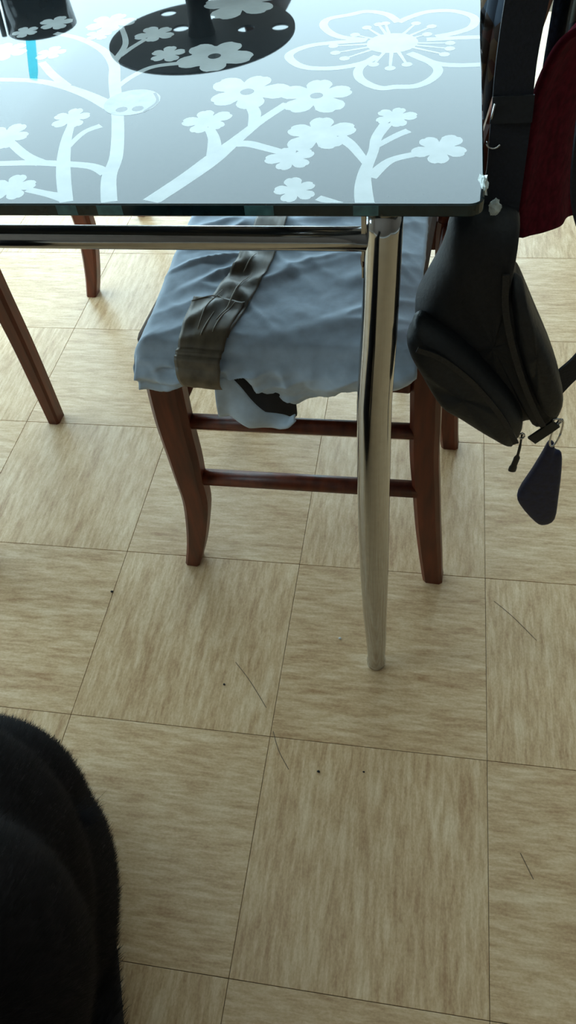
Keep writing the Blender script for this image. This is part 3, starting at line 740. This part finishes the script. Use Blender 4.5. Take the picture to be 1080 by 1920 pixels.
hanging('fleece_jacket', 'dark burgundy fleece hanging over the chair back behind the black bag', 'jacket', 'red',
        [((0.330, 0.090, 0.955), (0.338, 0.17, 0.957)), ((0.328, 0.055, 0.87), (0.340, 0.17, 0.90)), ((0.302, 0.012, 0.812), (0.340, 0.17, 0.84)), ((0.277, 0.000, 0.795), (0.341, 0.17, 0.81)), ((0.267, 0.000, 0.772), (0.342, 0.17, 0.78)), ((0.261, 0.000, 0.742), (0.344, 0.17, 0.74)),
         ((0.261, 0.000, 0.69), (0.348, 0.17, 0.68)), ((0.264, 0.000, 0.640), (0.352, 0.17, 0.60)), ((0.272, 0.000, 0.610), (0.354, 0.17, 0.555))], 1.2, amp=0.003, th=0.010)
hanging('denim_garment', 'blue denim garment hanging on the chair back above the burgundy fleece', 'garment', 'denim',
        [((0.302, 0.085, 0.953), (0.322, 0.27, 0.955)), ((0.296, 0.080, 0.88), (0.318, 0.27, 0.88)), ((0.281, 0.075, 0.82), (0.314, 0.27, 0.82)), ((0.279, 0.075, 0.765), (0.312, 0.27, 0.74)), ((0.280, 0.075, 0.72), (0.312, 0.27, 0.66))], 4.0, amp=0.0025, th=0.004)
hanging('patterned_scarf', 'brown and gold patterned scarf on the chair back beside the glass edge', 'scarf', 'scarf',
        [((0.268, 0.245, 0.948), (0.282, 0.20, 0.950)), ((0.246, 0.240, 0.86), (0.262, 0.20, 0.86)), ((0.230, 0.235, 0.77), (0.250, 0.20, 0.77)), ((0.228, 0.235, 0.70), (0.244, 0.205, 0.69)), ((0.230, 0.235, 0.62), (0.242, 0.205, 0.61))], 6.5, amp=0.0025, th=0.005)
hanging('patterned_shirt', 'grey and beige patterned shirt hanging at the right edge of the picture', 'shirt', 'shirt',
        [((0.304, 0.030, 0.951), (0.326, 0.21, 0.956)), ((0.296, 0.030, 0.87), (0.326, 0.21, 0.88)), ((0.287, 0.030, 0.82), (0.326, 0.21, 0.81)), ((0.287, 0.030, 0.772), (0.328, 0.21, 0.75))], 8.0, amp=0.002, th=0.004)

# ================================================================== THINGS ON THE TABLE (seen mirrored in the glass)
pl = empty('pedestal_plate', (-0.149, 0.42, TZ1+0.0004))
tag(pl, 'dark perforated plate on a brown pedestal, seen mirrored in the glass', 'plate stand')
def holed_disc(R, holes, z):
    bm = bmesh.new()
    def loop(cx, cy, r, n):
        vs = [bm.verts.new((cx+r*math.cos(2*math.pi*k/n), cy+r*math.sin(2*math.pi*k/n), z)) for k in range(n)]
        return [bm.edges.new((vs[k], vs[(k+1) % n])) for k in range(n)]
    es = loop(0, 0, R, 64)
    for hx, hy, hr in holes: es += loop(hx, hy, hr, 16)
    bmesh.ops.triangle_fill(bm, use_beauty=True, use_dissolve=False, edges=es, normal=(0, 0, 1))
    bm.verts.index_update()
    V = [tuple(p.co) for p in bm.verts]; F = [tuple(p.index for p in q.verts) for q in bm.faces]
    bm.free(); return V, F
PH = 0.078
v, f = holed_disc(0.130, HOLES, PH)
po = mesh_obj('perforated_plate', v, f, 'plate', pl)
md = po.modifiers.new('thickness', 'SOLIDIFY'); md.thickness = 0.003; md.offset = 1
v, f = lathe([(0.0001, 0.0), (0.045, 0.0), (0.045, 0.004), (0.020, 0.008), (0.0155, 0.02), (0.0155, 0.060), (0.019, PH-0.0005), (0.0001, PH-0.0005)], (0, 0), 32)
mesh_obj('pedestal', v, f, 'stem', pl, smooth=True)
tu = empty('smoked_tumbler', (-0.390, 0.44, TZ1+0.0004))
tag(tu, 'smoked glass tumbler mirrored at the top left of the glass', 'tumbler')
v, f = lathe([(0.0001, 0.0), (0.040, 0.0), (0.044, 0.004), (0.050, 0.069), (0.048, 0.069), (0.042, 0.006), (0.0001, 0.006)], (0, 0), 36)
mesh_obj('glass_body', v, f, 'smoke', tu, smooth=True)
v, f = tube([(-0.046, -0.022, 0.004), (-0.0485, -0.0235, 0.045), (-0.050, -0.0245, 0.071)], 0.004, 8)  # added pale rod drawing the bright highlight down the glass
mesh_obj('edge_highlight', v, f, 'rim', tu, smooth=True)
sw = empty('drinking_stick', (-0.402, 0.416, TZ1+0.0062))
tag(sw, 'short cyan plastic stick standing in the tumbler, mirrored in the glass', 'stick')
v, f = strip([(0.004, 0.004, 0), (0, 0, 0.070), (-0.010, -0.002, 0.112), (-0.0135, -0.003, 0.124)], [0.014, 0.014, 0.0135, 0.010], 0.0025, (1, 0, 0))
mesh_obj('stick', v, f, 'cyan', sw)

# ================================================================== DOG
def ellipsoid(c, r, rot=(0, 0, 0), n=20, m=14):
    R = (Matrix.Rotation(rot[2], 3, 'Z') @ Matrix.Rotation(rot[1], 3, 'Y') @ Matrix.Rotation(rot[0], 3, 'X'))
    V, F = [], []
    for i in range(m+1):
        th = math.pi*i/m
        for k in range(n):
            ph = 2*math.pi*k/n
            s = max(math.sin(th), 0.01)
            V.append(tuple(Vector(c)+R @ Vector((r[0]*s*math.cos(ph), r[1]*s*math.sin(ph), r[2]*math.cos(th)))))
    for i in range(m):
        for k in range(n):
            a = i*n+k; b = i*n+(k+1) % n; F.append((a, a+n, b+n, b))
    F.append(tuple(range(n))); F.append(tuple(range((m+1)*n-1, m*n-1, -1)))
    return V, F
DX, DY = DOG
parts = [
    ellipsoid((-0.030, 0.065, 0.150), (0.145, 0.135, 0.150)),                       # rump
    ellipsoid((0.000, -0.040, 0.265), (0.137, 0.150, 0.185), (math.radians(-28), 0, 0)),   # rib cage
    ellipsoid((0.032, -0.135, 0.360), (0.128, 0.115, 0.150), (math.radians(-20), 0, 0)),   # shoulders
    ellipsoid((-0.135, -0.010, 0.115), (0.062, 0.135, 0.105), (math.radians(-18), 0, 0)),  # thighs
    ellipsoid((0.072, -0.005, 0.115), (0.058, 0.125, 0.105), (math.radians(-18), 0, 0)),
    tube([(-0.150, -0.060, 0.040), (-0.150, -0.210, 0.032)], [0.034, 0.030], 12),   # hind feet
    tube([(0.080, -0.060, 0.040), (0.082, -0.180, 0.032)], [0.034, 0.030], 12),
    ellipsoid((-0.150, -0.215, 0.030), (0.036, 0.050, 0.028)), ellipsoid((0.082, -0.185, 0.030), (0.036, 0.050, 0.028)),
    tube([(-0.070, -0.200, 0.340), (-0.075, -0.250, 0.190), (-0.078, -0.262, 0.050)], [0.052, 0.038, 0.030], 14),  # front legs
    tube([(0.085, -0.200, 0.340), (0.085, -0.250, 0.190), (0.086, -0.262, 0.050)], [0.052, 0.038, 0.030], 14),
    ellipsoid((-0.078, -0.285, 0.030), (0.036, 0.052, 0.028)), ellipsoid((0.086, -0.285, 0.030), (0.036, 0.052, 0.028)),
    tube([(0.010, -0.180, 0.420), (0.006, -0.250, 0.500), (0.000, -0.300, 0.560)], [0.095, 0.078, 0.070], 16),     # neck
    ellipsoid((-0.004, -0.335, 0.590), (0.076, 0.090, 0.074)),                      # head
    tube([(-0.004, -0.390, 0.580), (-0.006, -0.480, 0.560)], [0.046, 0.034], 14),   # muzzle
    ellipsoid((-0.006, -0.485, 0.558), (0.034, 0.030, 0.030)),
    tube([(-0.070, 0.185, 0.070), (-0.150, 0.230, 0.040), (-0.250, 0.215, 0.032), (-0.330, 0.150, 0.028)], [0.036, 0.030, 0.024, 0.012], 12),  # tail
]
V, F = merge(*parts)
tmp = bpy.data.meshes.new('dog_tmp'); tmp.from_pydata([tuple(q) for q in V], [], F); tmp.update()
to = bpy.data.objects.new('dog_tmp', tmp); COL.objects.link(to)
rm = to.modifiers.new('remesh', 'REMESH'); rm.mode = 'VOXEL'; rm.voxel_size = 0.011
sm = to.modifiers.new('smooth', 'SMOOTH'); sm.factor = 0.6; sm.iterations = 9
dg = bpy.context.evaluated_depsgraph_get(); dg.update()
body_me = bpy.data.meshes.new_from_object(to.evaluated_get(dg))
bpy.data.objects.remove(to); bpy.data.meshes.remove(tmp)
body_me.name = 'dog_body'
DROT = math.radians(22)
dog = empty('dog', (DX, DY, 0), DROT)
tag(dog, 'black furry dog sitting at the lower left, partly out of the picture', 'dog')
for p in body_me.polygons: p.use_smooth = True
body_me.materials.clear(); body_me.materials.append(M['fur'])
zmin = min(v.co.z for v in body_me.vertices)
for v in body_me.vertices: v.co.z -= zmin
db = bpy.data.objects.new('body', body_me); COL.objects.link(db); db.parent = dog
for s in (-1, 1):
    v, f = tube([(s*0.055, -0.320, 0.655), (s*0.088, -0.325, 0.640), (s*0.100, -0.335, 0.590), (s*0.096, -0.345, 0.555)], [0.018, 0.028, 0.030, 0.012], 12, 0.35)
    mesh_obj('ear', v, f, 'fur', dog, smooth=True)
    v, f = ellipsoid((s*0.034-0.004, -0.408, 0.612), (0.011, 0.009, 0.011), n=12, m=8); mesh_obj('eye', v, f, 'eye', dog, smooth=True)
v, f = ellipsoid((-0.006, -0.512, 0.568), (0.018, 0.012, 0.014), n=14, m=10); mesh_obj('nose', v, f, 'nose', dog, smooth=True)
# short coat: thin blades standing off the body, brushed down and back
rnd = random.Random(5)
polys = list(body_me.polygons); V, F = [], []; VT, FT = [], []
vs = body_me.vertices
unrot = Matrix.Rotation(-DROT, 3, 'Z')
tanc = unrot @ (Vector(TANSPOT) - Vector((DX, DY, 0)))
for p in polys:
    c = p.center
    cnt = 26 if (c.x > -0.12 and c.y > -0.35 and c.z > 0.05) else 3
    for q in range(cnt):
        w = [rnd.random() for _ in p.vertices]; sw_ = sum(w)
        pt = Vector((0, 0, 0))
        for k, i in enumerate(p.vertices): pt += vs[i].co*(w[k]/sw_)
        nrm = p.normal
        lay = Vector((rnd.uniform(-.5, .5), 0.9+rnd.uniform(-.4, .4), -0.55+rnd.uniform(-.4, .4)))
        d = (nrm*rnd.uniform(0.25, 0.55)+(lay-nrm*lay.dot(nrm))).normalized()
        ln = rnd.uniform(0.010, 0.022)
        wdt = nrm.cross(d); wdt = wdt.normalized()*0.0005 if wdt.length > 1e-5 else Vector((0.0005, 0, 0))
        tan = (pt-tanc).length < 0.020 + 0.006*rnd.random()
        VV, FF = (VT, FT) if tan else (V, F)
        n0 = len(VV)
        VV += [pt-nrm*0.001-wdt, pt-nrm*0.001+wdt, pt+d*ln]; FF.append((n0, n0+1, n0+2))
# the loose tuft on the flank
tc_ = unrot @ (Vector(TUFT) - Vector((DX, DY, 0)))
near_v = min(vs, key=lambda a: (a.co-tc_).length)
for q in range(120):
    pt = near_v.co+Vector((rnd.gauss(0, .006), rnd.gauss(0, .006), rnd.gauss(0, .006)))
    d = (unrot @ Vector((0.80, 0.50, 0.15))+Vector((rnd.gauss(0, .22), rnd.gauss(0, .22), rnd.gauss(0, .22)))).normalized()
    ln = rnd.uniform(0.018, 0.042); n0 = len(V)
    V += [pt-Vector((0, 0.0006, 0)), pt+Vector((0, 0.0006, 0)), pt+d*ln]; F.append((n0, n0+1, n0+2))
fo = mesh_obj('coat', V, F, 'fur', dog); fo['kind'] = 'stuff'
if FT:
    fo = mesh_obj('tan_patch', VT, FT, 'furtan', dog, label='small tan patch in the black coat'); fo['kind'] = 'stuff'

# ================================================================== CRUMBS ON THE FLOOR
for x, y, r, mt, lb in ((-0.307, -0.085, 0.0022, 'crumb', 'tiny dark crumb on the floor left of the curved chair leg'),
                        (-0.083, -0.232, 0.0017, 'crumb', 'tiny dark crumb beside the scratch left of the chrome leg'),
                        (0.076, -0.348, 0.0019, 'crumb', 'tiny dark crumb on the tile below the chrome leg, nearer the scratch'),
                        (0.138, -0.341, 0.0013, 'crumb', 'tiniest dark crumb on the tile below the chrome leg'),
                        (0.083, -0.135, 0.0020, 'crumbpale', 'tiny pale crumb on the floor just left of the chrome leg')):
    v, f = crumple((0, 0, r*0.45), r, x*10, 8, 5, (1.2, 0.9, 0.55))
    zl = min(q[2] for q in v); v = [(q[0], q[1], q[2]-zl) for q in v]
    o = mesh_obj('crumb', v, f, mt); o.location = (x, y, 0.0)
    tag(o, lb, 'crumb', 'crumbs on the floor')
